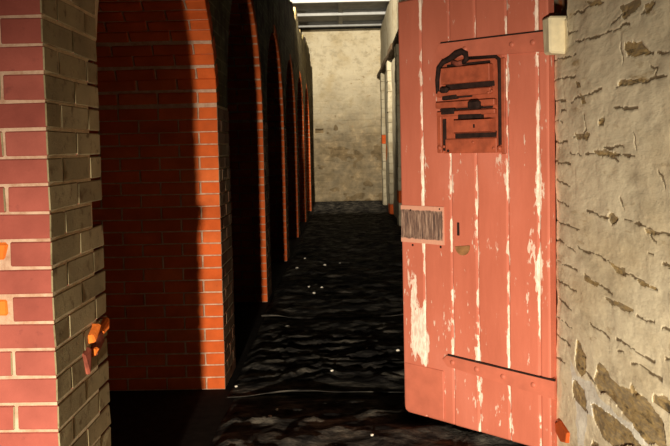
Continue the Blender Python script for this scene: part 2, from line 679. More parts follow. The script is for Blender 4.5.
def finish_pier(mb, idx, label):
    red = idx == 0
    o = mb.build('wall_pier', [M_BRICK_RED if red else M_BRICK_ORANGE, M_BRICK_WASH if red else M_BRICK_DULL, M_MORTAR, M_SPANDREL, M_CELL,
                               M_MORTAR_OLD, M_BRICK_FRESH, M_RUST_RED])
    o['kind'] = 'structure'
    o['label'] = label
    return o


# damage on the nearest pier: a lost brick at its far arris, raw orange bricks at the left, a broken hollow low on its side
NOTCH0 = at(99, 210, (-.735, 0, 0), (1, 0, 0)).z
FRESH0 = [at(3, y, (0, 2.0, 0), (0, 1, 0)).z for y in (252, 308)]
words = ['nearest red brick pier at the left edge with limewashed side', 'second pier, its orange brick edge brightly lit', 'third pier from the near end, a thin lit brick edge',
         'fourth pier from the near end', 'fifth pier from the near end', 'sixth pier from the near end', 'last pier beside the end wall']
for i, y in enumerate(PIER_Y):
    gap_front = (y - (PIER_Y[i - 1] + PIER_T)) / 2 if i else 0
    nxt = PIER_Y[i + 1] if i + 1 < len(PIER_Y) else END_Y
    gap_back = (nxt - y - PIER_T) / 2
    rise = lambda k: .72 if k == 1 else .98
    mb = make_pier(i, y, rise(i) if i else None, rise(i + 1), gap_front, gap_back, -.735 if i == 0 else XL)
    if i == 0:
        for (px, py), hw, mm in (((103, 327), (.022, .028, .016), 6), ((93, 334), (.022, .035, .011), 6), ((93, 352), (.020, .018, .014), 6), ((88, 360), (.014, .022, .030), 7), ((97, 342), (.014, .045, .020), 7)):
            c = at(px, py, (-.735, 0, 0), (1, 0, 0))
            mb.box(c + Vector((-hw[0] + .006 + (.001 if mm == 7 else .006), 0, 0)), hw, axes=(Vector((1, 0, 0)), Vector((0, .93, .36)).normalized(), Vector((0, -.36, .93)).normalized()), bev=.006, mat=mm, jit=.008)
    finish_pier(mb, i, words[i])

# cell back wall and the floor
def flat_wall(name, x0, x1, y0, y1, z0, z1, m):
    mb = MB()
    mb.bx(x0, x1, y0, y1, z0, z1, bev=.002)
    o = mb.build(name, m)
    o['kind'] = 'structure'
    return o


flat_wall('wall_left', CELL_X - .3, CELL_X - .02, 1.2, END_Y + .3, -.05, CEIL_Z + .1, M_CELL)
flat_wall('floor', CELL_X - .3, 1.9, -3.2, END_Y + .3, -.12, 0, M_SOIL)


# ------------------------------------------------------------------ end wall
def end_h(u, v):
    d, rnd = rubble(u, v, 11, .17, .42, .06)
    joint = np.clip(d / .03, 0, 1)
    keep = vnoise(u * 1.3, v * 1.6, 3)
    h = (joint - 1) * .020 * (.2 + 1.0 * keep) + rnd * .008 + (fbm(u * 5, v * 7, 21, 4) - .5) * .03
    # a hole low on the left and a ledge where the wash stops
    c = at(319, 131, (0, END_Y, 0), (0, 1, 0))
    uc, vc = c.x + .95, c.z
    hole = (np.abs(u - uc) < .10) & (np.abs(v - vc) < .055)
    h = np.where(hole, -.14, h)
    bare = np.clip((fbm(u * 2.5, v * 3.2, 33, 4) - .52) * 6, 0, 1) * np.clip((2.9 - v) / 1.2, 0, 1)
    return h, np.where(hole, 1.0, bare)


panel('wall_back', (-.95, END_Y, 0), (1, 0, 0), (0, 0, 1), (0, -1, 0), np.linspace(0, 2.3, 160), np.linspace(0, CEIL_Z + .05, 300), end_h, M_END)
flat_wall('wall_back.001', CELL_X - .3, -.97, END_Y, END_Y + .3, -.05, CEIL_Z + .1, M_CELL)

# ------------------------------------------------------------------ near right wall (stone jamb of the doorway)
JX, JY = 0.885, 3.34
Y0J = 1.9


def jw(px, py):
    p = at(px, py, (JX, 0, 0), (1, 0, 0))
    return (p.y - Y0J, p.z)


def z5(x, y): return jw(540 + x / 2.977, y / 2.973)
def z6(x, y): return jw(540 + x / 2.977, 150 + y / 2.973)
def z7(x, y): return jw(540 + x / 2.977, 296 + y / 2.973)


CRACKS = []
for zf, lst in ((z5, [[(40, 180), (105, 163)], [(40, 240), (108, 226)], [(42, 301), (75, 297)], [(42, 362), (68, 362)], [(42, 424), (78, 420)],
                      [(105, 124), (190, 102), (265, 70)], [(240, 130), (247, 190)], [(308, 152), (335, 158)], [(325, 195), (345, 205), (338, 225)],
                      [(222, 258), (300, 243), (380, 226)], [(95, 45), (160, 15), (185, 8)], [(90, 305), (110, 290), (140, 285), (185, 265)],
                      [(95, 405), (140, 408)], [(215, 322), (290, 320)], [(275, 395), (287, 445)], [(78, 40), (82, 100), (110, 92)],
                      [(345, 155), (387, 150)], [(300, 40), (340, 10)], [(205, 75), (260, 30)], [(130, 340), (138, 385), (120, 405)],
                      [(175, 360), (190, 355)], [(60, 330), (75, 326)], [(190, 440), (250, 436)]]),
                (z6, [[(45, 35), (88, 40)], [(48, 90), (87, 106)], [(48, 148), (84, 167)], [(48, 210), (118, 240)], [(48, 265), (108, 302)], [(50, 325), (112, 362)],
                      [(50, 385), (108, 420)], [(115, 290), (210, 330), (245, 368)], [(130, 370), (170, 395), (215, 428)], [(215, 343), (280, 380), (350, 418)],
                      [(245, 207), (300, 220), (345, 245), (385, 250)], [(130, 12), (200, 8), (280, 22)], [(135, 180), (165, 192), (200, 200)], [(320, 240), (345, 270)],
                      [(350, 60), (372, 110)], [(85, 8), (120, 16)], [(190, 15), (230, 30)], [(320, 305), (340, 315)], [(235, 140), (245, 180)], [(365, 340), (387, 350)]]),
                (z7, [[(50, 5), (98, 42)], [(50, 62), (98, 98)], [(50, 117), (88, 148)], [(48, 180), (75, 200)], [(195, 3), (230, 22), (265, 48)], [(150, 82), (180, 100), (207, 128)],
                      [(225, 125), (280, 160), (335, 197)], [(285, 58), (310, 75), (338, 78)], [(268, 195), (310, 215), (362, 252)], [(120, 210), (160, 260), (210, 300)],
                      [(360, 95), (387, 100)], [(230, 160), (250, 166)], [(365, 180), (387, 188)], [(95, 245), (112, 300), (140, 345)], [(147, 322), (180, 380), (215, 440)]])):
    CRACKS += [[zf(*p) for p in line] for line in lst]

BARE = []
for zf, lst in ((z5, [([(252, 128), (298, 122), (325, 158), (285, 168), (258, 165)], .012), ([(232, 242), (300, 230), (318, 238), (262, 252), (230, 256)], .012),
                      ([(104, 240), (120, 246), (122, 262), (108, 260)], .012), ([(116, 280), (128, 285), (140, 310), (128, 308)], .01),
                      ([(130, 8), (175, 0), (180, 18), (150, 20)], .008), ([(235, 20), (285, 0), (300, 12), (250, 60)], .006),
                      ([(172, 355), (190, 352), (188, 370), (174, 372)], .012), ([(100, 395), (148, 398), (140, 418), (108, 415)], .008),
                      ([(310, 15), (335, 5), (330, 35), (312, 40)], .008)]),
                (z6, [([(197, 195), (215, 190), (230, 203), (224, 220), (206, 222)], .035), ([(310, 235), (340, 240), (345, 252), (315, 250)], .01),
                      ([(200, 332), (250, 352), (255, 375), (225, 360)], .006), ([(130, 372), (180, 398), (172, 410), (135, 385)], .006),
                      ([(155, 0), (200, 0), (240, 14), (215, 22), (165, 14)], .012), ([(375, 335), (387, 340), (387, 350), (376, 348)], .015), ([(288, 390), (340, 405), (350, 416), (300, 408)], .006)]),
                (z7, [([(110, 128), (120, 140), (137, 182), (132, 232), (118, 238), (103, 210), (106, 165)], .018),
                      ([(98, 246), (112, 262), (130, 290), (135, 345), (118, 330), (95, 300), (92, 270)], .016),
                      ([(175, 198), (190, 210), (205, 240), (235, 262), (270, 280), (310, 300), (335, 335), (365, 375), (375, 446), (330, 446), (290, 400), (250, 350), (200, 300), (172, 282), (158, 250)], .022),
                      ([(145, 320), (180, 332), (225, 362), (270, 400), (310, 446), (215, 446), (188, 420), (165, 380)], .016),
                      ([(340, 295), (362, 298), (387, 318), (387, 345), (362, 335), (338, 315)], .02), ([(270, 258), (290, 290), (282, 300), (268, 290)], .02),
                      ([(195, 8), (240, 22), (285, 45), (262, 50), (220, 30)], .006), ([(150, 428), (170, 436), (172, 446), (150, 446)], .03)])):
    BARE += [([zf(*p) for p in poly], dep) for poly, dep in lst]

PALE = [z7(*p) for p in ((88, 190), (106, 235), (150, 255), (175, 300), (230, 350), (300, 395), (330, 446), (300, 446), (200, 380), (140, 350), (130, 446), (112, 446), (105, 345), (92, 250))]
NOTCH = [jw(552, -30), jw(552, 19), jw(566, 19), jw(566, -30)]


def jamb_h(u, v):
    d, rnd = rubble(u, v, 71, .16, .30, .07)
    joint = np.clip(d / .018, 0, 1)
    keep = np.clip((vnoise(u * 4, v * 4, 8) - .35) * 2, 0, 1)
    h = (fbm(u * 2.6, v * 2.6, 41, 3) - .5) * .016 + (fbm(u * 5, v * 14, 47, 4) - .5) * .010 + (joint - 1) * .0010 * keep
    du = u + (fbm(u * 16, v * 40, 91, 3) - .5) * .035
    dv = v + (fbm(u * 16, v * 40, 95, 3) - .5) * .018
    crack = np.zeros(u.shape)
    for line in CRACKS:
        dd = np.full(u.shape, 9.0)
        for a, b in zip(line[:-1], line[1:]):
            dd = np.minimum(dd, seg_dist(du, dv, a, b))
        wd = .0018 + .0050 * vnoise(u * 22, v * 22, 5)
        on = np.clip(1 - dd / wd, 0, 1)
        crack = np.maximum(crack, np.clip(on * 3, 0, 1))
        h = h - on ** .7 * .004
    bare = np.zeros(u.shape)
    for poly, dep in BARE:
        k = in_poly(du, dv, poly)
        if poly is not NOTCH:
            bare = np.where(k, 1.0, bare)
        rough = (fbm(u * 5, v * 20, 55, 4) - .5) * min(.03, dep * 1.6)
        h = np.where(k, h - dep * .22 + rough * .6, h)
    h = np.where(in_poly(u, v, NOTCH), -.12, h)
    # the worn arris of the jamb rounds off
    e = np.clip(1 - (JY - Y0J - u) / .012, 0, 1)
    h = h - e ** 2 * .01
    pale = in_poly(du, dv, PALE).astype(float)
    return h, bare, {'crack': crack * (1 - bare), 'pale': pale}


us = np.concatenate([np.linspace(0, .2, 12)[:-1], np.linspace(.2, JY - Y0J, 320)])
vs = np.concatenate([np.linspace(0, 2.05, 460)[:-1], np.linspace(2.05, CEIL_Z, 60)])
panel('wall_right', (JX, Y0J, 0), (0, 1, 0), (0, 0, 1), (-1, 0, 0), us, vs, jamb_h, M_JAMB, back=.75)


# far right wall of the corridor
def far_h(u, v):
    h = (fbm(u * 1.5, v * 2.5, 61, 4) - .5) * .035
    return h, np.clip((fbm(u * 1.2, v * 1.6, 63, 3) - .66) * 10, 0, 1) * (v < 2.2)


FX = 1.03
panel('wall_right.001', (FX, JY + .02, 0), (0, 1, 0), (0, 0, 1), (-1, 0, 0), np.linspace(0, END_Y - JY, 220), np.linspace(0, CEIL_Z, 90), far_h, M_FARWALL)
for i, yy in enumerate((3.2 + 2.6 * 1, 3.2 + 2.6 * 2, 3.2 + 2.6 * 3, 13.6, 16.2, 18.8)):
    mb = MB()
    rngp = random.Random(i)
    for c in range(15):       # stacked cream-washed blocks
        w = .22 if c % 2 else .225
        m_ = 1 if (c * 7 + i * 5) % 9 in (2,) and c < 8 else 0
        mb.bx(.95 + rngp.uniform(-.006, .006), FX + .03, yy + rngp.uniform(-.01, .01), yy + .45, c * .207, (c + 1) * .207 - .003, bev=.006, jit=.003, mat=m_)
    o = mb.build('trim_pilaster', [M_FARWALL, M_BRICK_ORANGE])
    tag(o, kind='structure')
mb = MB()
rngp = random.Random(4)
y = JY + .1
while y < END_Y - .45:
    l = rngp.uniform(.7, 1.4)
    mb.bx(.93 + rngp.uniform(-.015, .015), FX + .03, y, min(y + l, END_Y - .02), 3.11, 3.21 + rngp.uniform(-.01, .02), bev=.015, jit=.006)
    y += l + .01
o = mb.build('trim_ledge', M_TIMBER)
tag(o, kind='structure')

# ------------------------------------------------------------------ ceiling
flat_wall('ceiling', CELL_X - .3, 1.5, JY - 1.8, END_Y + .3, CEIL_Z + .10, CEIL_Z + .16, M_CEIL)
YB = [19.6 - 1.62 * i for i in range(10)]
for i, yb in enumerate(YB):
    mb = MB()
    mb.bx(CELL_X, 1.32, yb - .05, yb + .05, CEIL_Z - .02, CEIL_Z + .10, bev=.008)
    o = mb.build('trim_beam', M_BEAM)
    tag(o, kind='structure')
    if i < 9:
        mb = MB()
        mb.bx(-.02, .09, yb - 1.5, yb - .05, CEIL_Z + .03, CEIL_Z + .10, bev=.006)
        o = mb.build('trim_batten', M_BEAM)
        tag(o, kind='structure')

# ------------------------------------------------------------------ plastic sheets on the floor
def sheet(name, y0, y1, x0, x1, seed, res, lift_near, label, z_base):
    xs_ = np.linspace(x0, x1, int((x1 - x0) / res) + 1)
    ys_ = np.linspace(y0, y1, int((y1 - y0) / res) + 1)
    gx, gy = np.meshgrid(xs_, ys_, indexing='ij')
    wx = gx + (fbm(gx * 1.4, gy * 1.4, seed, 3) - .5) * .5
    wy = gy + (fbm(gx * 1.1, gy * 1.3, seed + 5, 3) - .5) * .6
    rid = 1 - np.abs(fbm(wx * 1.7, wy * 3.0, seed + 9, 3) - .5) * 5
    rid = np.clip(rid, 0, 1) ** 2
    rid2 = np.clip(1 - np.abs(fbm(wx * 3.5, wy * 5.5, seed + 15, 3) - .5) * 6, 0, 1) ** 2
    fade = np.clip(np.minimum(gx - x0, x1 - gx) / .08, 0, 1)
    lap = np.clip(np.minimum((gy - y0 - .02) / .35 if lift_near else 1.0, (y1 - gy - .12) / .3), .04, 1)
    z = z_base + (rid * .020 + rid2 * .018 + fbm(gx * 8, gy * 8, seed + 3, 4, .7) * .022) * fade * lap
    t = np.clip(1 - (gy - y0) / .10, 0, 1)
    edge = np.clip(vnoise(gx * 3.2, gx * 0, seed + 2) * 2 - .7, .06, 1) * lift_near
    z = z + t ** 2 * edge
    gy2 = gy + (vnoise(gx * 1.7, gx * 0 + 3, seed + 4) - .5) * .10 * np.clip(1 - (gy - y0) / .4, 0, 1)
    gx2 = gx + (vnoise(gy * 2.1, gy * 0 + 3, seed + 6) - .5) * .03 * (1 - fade)
    P = np.stack([gx2, gy2, z], -1).reshape(-1, 3)
    nu, nv = gx.shape
    ids = np.arange(nu * nv).reshape(nu, nv)
    q = np.stack([ids[:-1, :-1], ids[1:, :-1], ids[1:, 1:], ids[:-1, 1:]], -1).reshape(-1, 4)
    me = bpy.data.meshes.new(name)
    me.from_pydata(P.tolist(), [], q.tolist())
    me.materials.append(M_PLASTIC)
    me.polygons.foreach_set('use_smooth', np.ones(len(q), bool))
    o = bpy.data.objects.new(name, me)
    COL.objects.link(o)
    so = o.modifiers.new('thickness', 'SOLIDIFY')
    so.thickness = .002
    so.offset = 1
    tag(o, label, 'plastic sheet', 'black plastic sheets along the corridor floor')
    surf[name + str(y0)] = (gx2, gy2, z)
    return o


surf = {}
sheet('plastic_sheet', 1.0, 4.42, -.63, .84, 101, .02, 0, 'wrinkled black plastic sheet nearest the camera, running under the open door', .004)
sheet('plastic_sheet', 4.30, 6.42, -.65, .92, 131, .02, .035, 'short wrinkled black plastic sheet in the middle, beside the brightly lit orange brick edge', .010)
sheet('plastic_sheet', 6.30, 20.3, -.66, .93, 161, .04, .04, 'long black plastic sheet stretching away to the pale end wall', .016)


def sheet_z(x, y):
    best = 0
    for gx, gy, z in surf.values():
        d = (gx - x) ** 2 + (gy - y) ** 2
        k = np.unravel_index(np.argmin(d), d.shape)
        if d[k] < .006:
            best = max(best, float(z[k]))
    return best


# crumbs of plaster lying on the sheets
def crumb_mesh(seed):
    rg = random.Random(seed)
    bm = bmesh.new()
    bmesh.ops.create_icosphere(bm, subdivisions=2, radius=1)
    for v in bm.verts:
        v.co *= 1 + .35 * (vnoise(np.array(v.co.x * 1.6 + seed * 9), np.array(v.co.y * 1.6 + v.co.z * 1.3), seed) - .5) * 2
        v.co.z *= .62
    me = bpy.data.meshes.new('plaster_crumb')
    bm.to_mesh(me)
    bm.free()
    me.materials.append(M_CRUMB)
    return me


CR = [((297, 268), .017), ((325, 264), .016), ((316, 283), .013), ((314, 293), .016), ((305, 259), .013), ((309, 288), .011), ((322, 288), .012), ((288, 324), .017),
      ((236, 381), .011), ((332, 369), .010), ((367, 347), .009), ((398, 348), .012), ((338, 352), .008), ((270, 411), .011), ((372, 434), .008), ((277, 406), .008), ((340, 262), .012)]
crumb_words = {7: 'white plaster crumb alone beside the seam between middle and long black sheets', 8: 'white plaster crumb near the foot of the brightly lit orange brick edge',
               11: 'white plaster crumb close to the free edge of the salmon door', 14: 'white plaster crumb nearest the camera, just left of the door foot'}
for k_ in (9, 10, 12):
    crumb_words[k_] = 'one of the lone white specks in the middle of the short black plastic sheet'
for k_ in (13, 15):
    crumb_words[k_] = 'one of two close dim specks at the left of the nearest black sheet'
meshes = [crumb_mesh(s) for s in range(5)]
for i, ((px, py), r) in enumerate(CR):
    p = at(px, py, (0, 0, .05), (0, 0, 1))
    zz = sheet_z(p.x, p.y)
    o = bpy.data.objects.new('plaster_crumb', meshes[i % 5])
    COL.objects.link(o)
    r *= 1.2
    o.scale = (r * .8, r * .8, r * .8)
    o.location = (p.x, p.y, zz + .002 + r * .8 * .45)
    o.rotation_euler.z = i * 1.3
    tag(o, crumb_words.get(i, 'one of the tiny white crumbs clustered on the long far black plastic sheet'), 'plaster crumb', 'plaster crumbs on the black sheets')

# ------------------------------------------------------------------ the door
FREE = Vector((.315, 3.895, 0))
HINGE = Vector((.8855, 3.333, 0))
dvec = (FREE - HINGE)
DW = dvec.length
ang = math.atan2(dvec.y, dvec.x)
door = empty('prison_door', HINGE, ang)
tag(door, 'open salmon painted plank door with flaking paint, iron hatch and straps', 'door', kind='thing')
# local axes: +x from the hinge to the free edge, +y the face towards the camera, z up
DX = dvec.normalized()
DN = Vector((-DX.y, DX.x, 0))
TH = .05
FACE = HINGE + DN * TH


def dl(px, py, off=0.0):
    p = at(px, py, FACE + DN * off, DN) - HINGE
    return (p.dot(DX), p.z)


def on_rect(px0, py0, px1, py1):
    """local (x0,x1,z0,z1) of a photo rectangle on the door face"""
    a, b, c, d = dl(px0, py0), dl(px1, py0), dl(px0, py1), dl(px1, py1)
    return ((b[0] + d[0]) / 2, (a[0] + c[0]) / 2, (c[1] + d[1]) / 2, (a[1] + b[1]) / 2)


Z0D, Z1D = dl(408, 412)[1], dl(398, 2)[1]
print('DOOR', DW, Z0D, Z1D)
joints = sorted([dl(x, 220)[0] for x in (423.6, 451.5, 477, 508, 539)])
edges = [0.0] + joints + [DW]

# panel: six planks with V joints, gridded so that flaking can follow the joints
mb = MB()
xs_ = []
for a, b in zip(edges[:-1], edges[1:]):
    n = max(3, int((b - a) / .012))
    xs_ += [a + .0005, a + .0045] + list(np.linspace(a + .010, b - .010, n)) + [b - .0045, b - .0005]
xs_ = np.array(xs_)
zs_ = np.concatenate([[Z0D, Z0D + .006], np.linspace(Z0D + .02, Z1D - .02, 120), [Z1D - .006, Z1D]])
gx, gz = np.meshgrid(xs_, zs_, indexing='ij')
dj = np.min(np.abs(gx[..., None] - np.array(joints)), -1)
de = np.minimum(np.minimum(gx, DW - gx), np.minimum(gz - Z0D, Z1D - gz))
plank_i = np.searchsorted(joints, gx)
dep = TH - np.where(dj < .002, .006, np.where(dj < .007, .0015, 0)) - np.clip(.006 - de, 0, .006) * .8
dep = dep + (fbm(gx * 9, gz * 2.2, 5, 3) - .5) * .004 + np.array([0, .0012, -.0008, .001, -.0012, .0004])[plank_i]
# rounded lower free corner
nu, nv = gx.shape
# corner of the free edge worn round
rc = .03
cx, cz = DW - rc, Z0D + rc
gx3, gz3 = gx.copy(), gz.copy()
m = (gx > cx) & (gz < cz)
ll = np.hypot(gx - cx, gz - cz)
sc_ = np.where(m & (ll > 1e-6), np.maximum(np.abs(gx - cx), np.abs(gz - cz)) / np.maximum(ll, 1e-6), 1)
gx3 = np.where(m, cx + (gx - cx) * sc_, gx)
gz3 = np.where(m, cz + (gz - cz) * sc_, gz)
front = np.stack([gx3, dep, gz3], -1).reshape(-1, 3)
backp = np.stack([gx3, np.zeros_like(dep), gz3], -1).reshape(-1, 3)
ids = np.arange(nu * nv).reshape(nu, nv)
q = np.stack([ids[:-1, :-1], ids[1:, :-1], ids[1:, 1:], ids[:-1, 1:]], -1).reshape(-1, 4)
q = q[:, ::-1]
NB = nu * nv
rim = list(ids[:, 0]) + list(ids[-1, 1:]) + list(ids[::-1, -1][1:]) + list(ids[0, ::-1][1:-1])
faces = q.tolist() + (q[:, ::-1] + NB).tolist()
for i in range(len(rim)):
    a, b = int(rim[i]), int(rim[(i + 1) % len(rim)])
    faces.append([a, b, NB + b, NB + a])
me = bpy.data.meshes.new('door_panel')
me.from_pydata(np.concatenate([front, backp]).tolist(), [], faces)
fl = np.exp(-(dj / .009) ** 2) * np.clip(fbm(gx * 3 + plank_i * 9, gz * 6, 77, 4, .7) * 3.2 - .9, .0, 1.3)
# heavier loss low on the free side
ctr = [dl(421, 330), dl(414, 290), dl(424, 350), dl(540, 190), dl(537, 270), dl(475, 345), dl(415, 335), dl(530, 240)]
for (a, b), w in zip(ctr, (1.2, .8, .8, .45, .55, .5, .9, .5)):
    fl += .8 * w * np.exp(-(((gx - a) / .035) ** 2 + ((gz - b) / .11) ** 2))
kick = dl(430, 366)[1]
fl = fl * np.where(gz < kick, .55, 1)
att = me.attributes.new('flake', 'FLOAT', 'POINT')
att.data.foreach_set('value', np.concatenate([fl.reshape(-1), np.zeros(NB)]).astype(np.float32))
me.materials.append(M_DOOR)
me.update()
bm = bmesh.new()
bm.from_mesh(me)
bmesh.ops.recalc_face_normals(bm, faces=bm.faces)
bm.to_mesh(me)
bm.free()
dp = bpy.data.objects.new('door_panel', me)
COL.objects.link(dp)
dp.parent = door


def dome(mb, x, y, z, r, hgt, n=12, mat=0):
    base = len(mb.v)
    for k, (f, g) in enumerate(((1, 0), (.85, .55), (.45, .92))):
        for i in range(n):
            a = 2 * PI * i / n
            mb.v.append(Vector((x + r * f * math.cos(a), y + hgt * g, z + r * f * math.sin(a))))
    mb.v.append(Vector((x, y + hgt, z)))
    for k in range(2):
        for i in range(n):
            j = (i + 1) % n
            mb.add([base + k * n + i, base + (k + 1) * n + i, base + (k + 1) * n + j, base + k * n + j], mat, True)
    for i in range(n):
        mb.add([base + 2 * n + i, base + 3 * n, base + 2 * n + (i + 1) % n], mat, True)


# hinge straps: tapered flat bars, nearly level across the face
def strap(corners, tip, name, n_bolts, thick=.012):
    (x0, zt0), (x1, zt1), (x2, zb0), (x3, zb1) = corners     # top-left(free side) top-right bottom-left bottom-right
    mb = MB()
    poly = [(x1, zt1), (x0, zt0)] + ([tip] if tip else []) + [(x2, zb0), (x3, zb1)]
    k = len(poly)
    base = len(mb.v)
    mb.v += [Vector((a, TH - .003, b)) for a, b in poly] + [Vector((a, TH + thick, b)) for a, b in poly]
    mb.add([base + k + i for i in range(k)])
    mb.add([base + i for i in range(k)][::-1])
    for i in range(k):
        j = (i + 1) % k
        mb.add([base + i, base + k + i, base + k + j, base + j])
    o = mb.build(name, M_DOOR_IRON, door, fix=True)
    e = MB()  # thin dark strip along the top of the strap
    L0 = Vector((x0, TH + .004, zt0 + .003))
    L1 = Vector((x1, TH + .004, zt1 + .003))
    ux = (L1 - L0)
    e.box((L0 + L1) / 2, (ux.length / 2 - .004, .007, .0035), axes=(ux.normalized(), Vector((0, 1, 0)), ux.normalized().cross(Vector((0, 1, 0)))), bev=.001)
    eo = e.build('strap_edge', M_RUST_AND_SHADE, o)
    eo['label'] = 'dark upper edge of the strap'
    for t in n_bolts:
        b = MB()
        x = x0 + (x1 - x0) * t
        z = ((zt0 + (zt1 - zt0) * t) + (zb0 + (zb1 - zb0) * t)) / 2
        dome(b, 0, 0, 0, .013, .008)
        c = b.build('bolt_head', M_DOOR_IRON, o, fix=True)
        c.location = (x, TH + thick - .001, z)
    return o


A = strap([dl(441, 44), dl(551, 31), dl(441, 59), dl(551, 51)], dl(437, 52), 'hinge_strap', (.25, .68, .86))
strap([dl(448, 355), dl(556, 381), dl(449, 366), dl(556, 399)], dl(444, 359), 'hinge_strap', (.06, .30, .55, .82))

# kick plate low on the free edge
x0, x1, z0, z1 = on_rect(409, 364, 444, 414)
mb = MB()
zz = dl(409, 363)[1]
mb.bx(x0, min(DW - .003, x1 + .02), TH - .003, TH + .005, Z0D + .012, zz, bev=.003)
o = mb.build('kick_plate', M_DOOR_IRON, door)

# worn bare patch at hand height on the free edge
a, b = dl(444, 207), dl(408, 242)
x0, x1, z0, z1 = a[0], DW - .002, b[1], a[1]
gx_, gz_ = np.meshgrid(np.linspace(x0, x1, 26), np.linspace(z0, z1, 26), indexing='ij')
d_ = np.minimum(np.minimum(gx_ - x0 + .012, (x1 - gx_) + .03), np.minimum(gz_ - z0, z1 - gz_))
P = np.stack([gx_, TH + .0045 - .004 * np.clip((d_ - .02) / .02, 0, 1), gz_], -1).reshape(-1, 3)
P2 = P.copy()
P2[:, 1] = TH - .004
nu, nv = gx_.shape
ids = np.arange(nu * nv).reshape(nu, nv)
q = np.stack([ids[:-1, :-1], ids[1:, :-1], ids[1:, 1:], ids[:-1, 1:]], -1).reshape(-1, 4)[:, ::-1]
rim = list(ids[:, 0]) + list(ids[-1, 1:]) + list(ids[::-1, -1][1:]) + list(ids[0, ::-1][1:-1])
faces = q.tolist() + (q[:, ::-1] + nu * nv).tolist() + [[int(rim[i]), int(rim[(i + 1) % len(rim)]), nu * nv + int(rim[(i + 1) % len(rim)]), nu * nv + int(rim[i])] for i in range(len(rim))]
me = bpy.data.meshes.new('repair_patch')
me.from_pydata(np.concatenate([P, P2]).tolist(), [], faces)
att = me.attributes.new('flake', 'FLOAT', 'POINT')
w_ = np.clip((d_ - .010) / .024, 0, 1)
att.data.foreach_set('value', np.concatenate([w_.reshape(-1), np.zeros(nu * nv)]).astype(np.float32))
me.materials.append(M_WORN)
me.update()
bm = bmesh.new(); bm.from_mesh(me); bmesh.ops.recalc_face_normals(bm, faces=bm.faces); bm.to_mesh(me); bm.free()
patch = bpy.data.objects.new('repair_patch', me)
COL.objects.link(patch)
patch.parent = door
patch['label'] = 'bare weathered wood patch at the free edge'
for px, py in ((411, 210), (440, 209), (413, 245), (441, 247)):
    b = MB()
    dome(b, 0, 0, 0, .006, .004, 8)
    u, v = dl(px, py)
    c = b.build('nail_head', M_RUST_AND_SHADE, patch, fix=True)
    c.location = (u, TH + .002, v)

# keyhole cover: brown half disc that has swung below its slot
u, v = dl(463, 246)
mb = MB()
n = 20
base = len(mb.v)
ring = [(0.040 * math.cos(PI + PI * i / n - .12), .042 * math.sin(PI + PI * i / n - .12)) for i in range(n + 1)]
mb.v += [Vector((u + a, TH - .002, v + b)) for a, b in ring] + [Vector((u + a, TH + .007, v + b)) for a, b in ring]
k = n + 1
mb.add(list(range(base, base + k)))
mb.add(list(range(base + k, base + 2 * k))[::-1])
for i in range(k):
    j = (i + 1) % k
    mb.add([base + i, base + j, base + k + j, base + k + i])
kc = mb.build('keyhole_cover', M_BRASS, door, fix=True)
kc['label'] = 'brown half-round keyhole cover'
mb = MB()
u2, v2 = dl(458.5, 229)
mb.box((u2, TH + .001, v2), (.006, .004, .030), bev=.002)
ks = mb.build('keyhole_slot', M_RUST_AND_SHADE, door)

# ---- inspection hatch in its iron frame
hatch = MB()


def hz(X, Y): return (430 + X / 3.7125, 40 + Y / 3.717)


def hrect(x0, y0, x1, y1): return on_rect(*hz(x0, y0), *hz(x1, y1))


X0, X1, Z0, Z1 = hrect(34, 56, 282, 424)
# backing plate, dark with rust
mb = MB()
a, b, c, d = hrect(50, 62, 268, 420)
mb.bx(a, b, TH - .002, TH + .004, c, d, bev=.002)
back = mb.build('hatch_plate', M_HATCH, door)
back['label'] = 'dull red iron plate that carries the hatch fittings'


def piece(name, rect, d0, d1, mat, parent=back, bev=.003, jit=0.0):
    mb = MB()
    a, b, c, d = hrect(*rect)
    mb.bx(a, b, TH + d0, TH + d1, c, d, bev=bev, jit=jit)
    return mb.build(name, mat, parent)


piece('cover_flap', (58, 98, 238, 160), .003, .038, M_HATCH)
for r in ((60, 158, 242, 179), (56, 208, 160, 216), (40, 251, 236, 259), (50, 293, 63, 412), (96, 340, 250, 363), (64, 84, 226, 97)):
    piece('slot_shade', r, .002, .0065, M_RUST_AND_SHADE, jit=.0012)  # dark strips paint the shade inside the open gaps
piece('flap_ledge', (150, 176, 236, 184), .003, .018, M_RUST_RED, jit=.001)
piece('slide_rail', (36, 184, 236, 207), .003, .026, M_HATCH)
piece('slide_rail', (34, 226, 252, 249), .003, .030, M_HATCH)
piece('slide_rail', (36, 262, 252, 280), .003, .026, M_HATCH)
piece('bolt_knob', (160, 224, 204, 258), .004, .052, M_RUST_AND_SHADE, bev=.012)
piece('bolt_knob', (52, 176, 82, 198), .004, .040, M_RUST_AND_SHADE, bev=.010)
piece('bolt_plate', (58, 206, 112, 222), .003, .028, M_RUST_AND_SHADE, jit=.002)
piece('bolt_plate', (56, 254, 104, 276), .010, .034, M_RUST_AND_SHADE, jit=.002)
piece('bolt_plate', (116, 276, 204, 292), .006, .030, M_RUST_AND_SHADE, jit=.002)
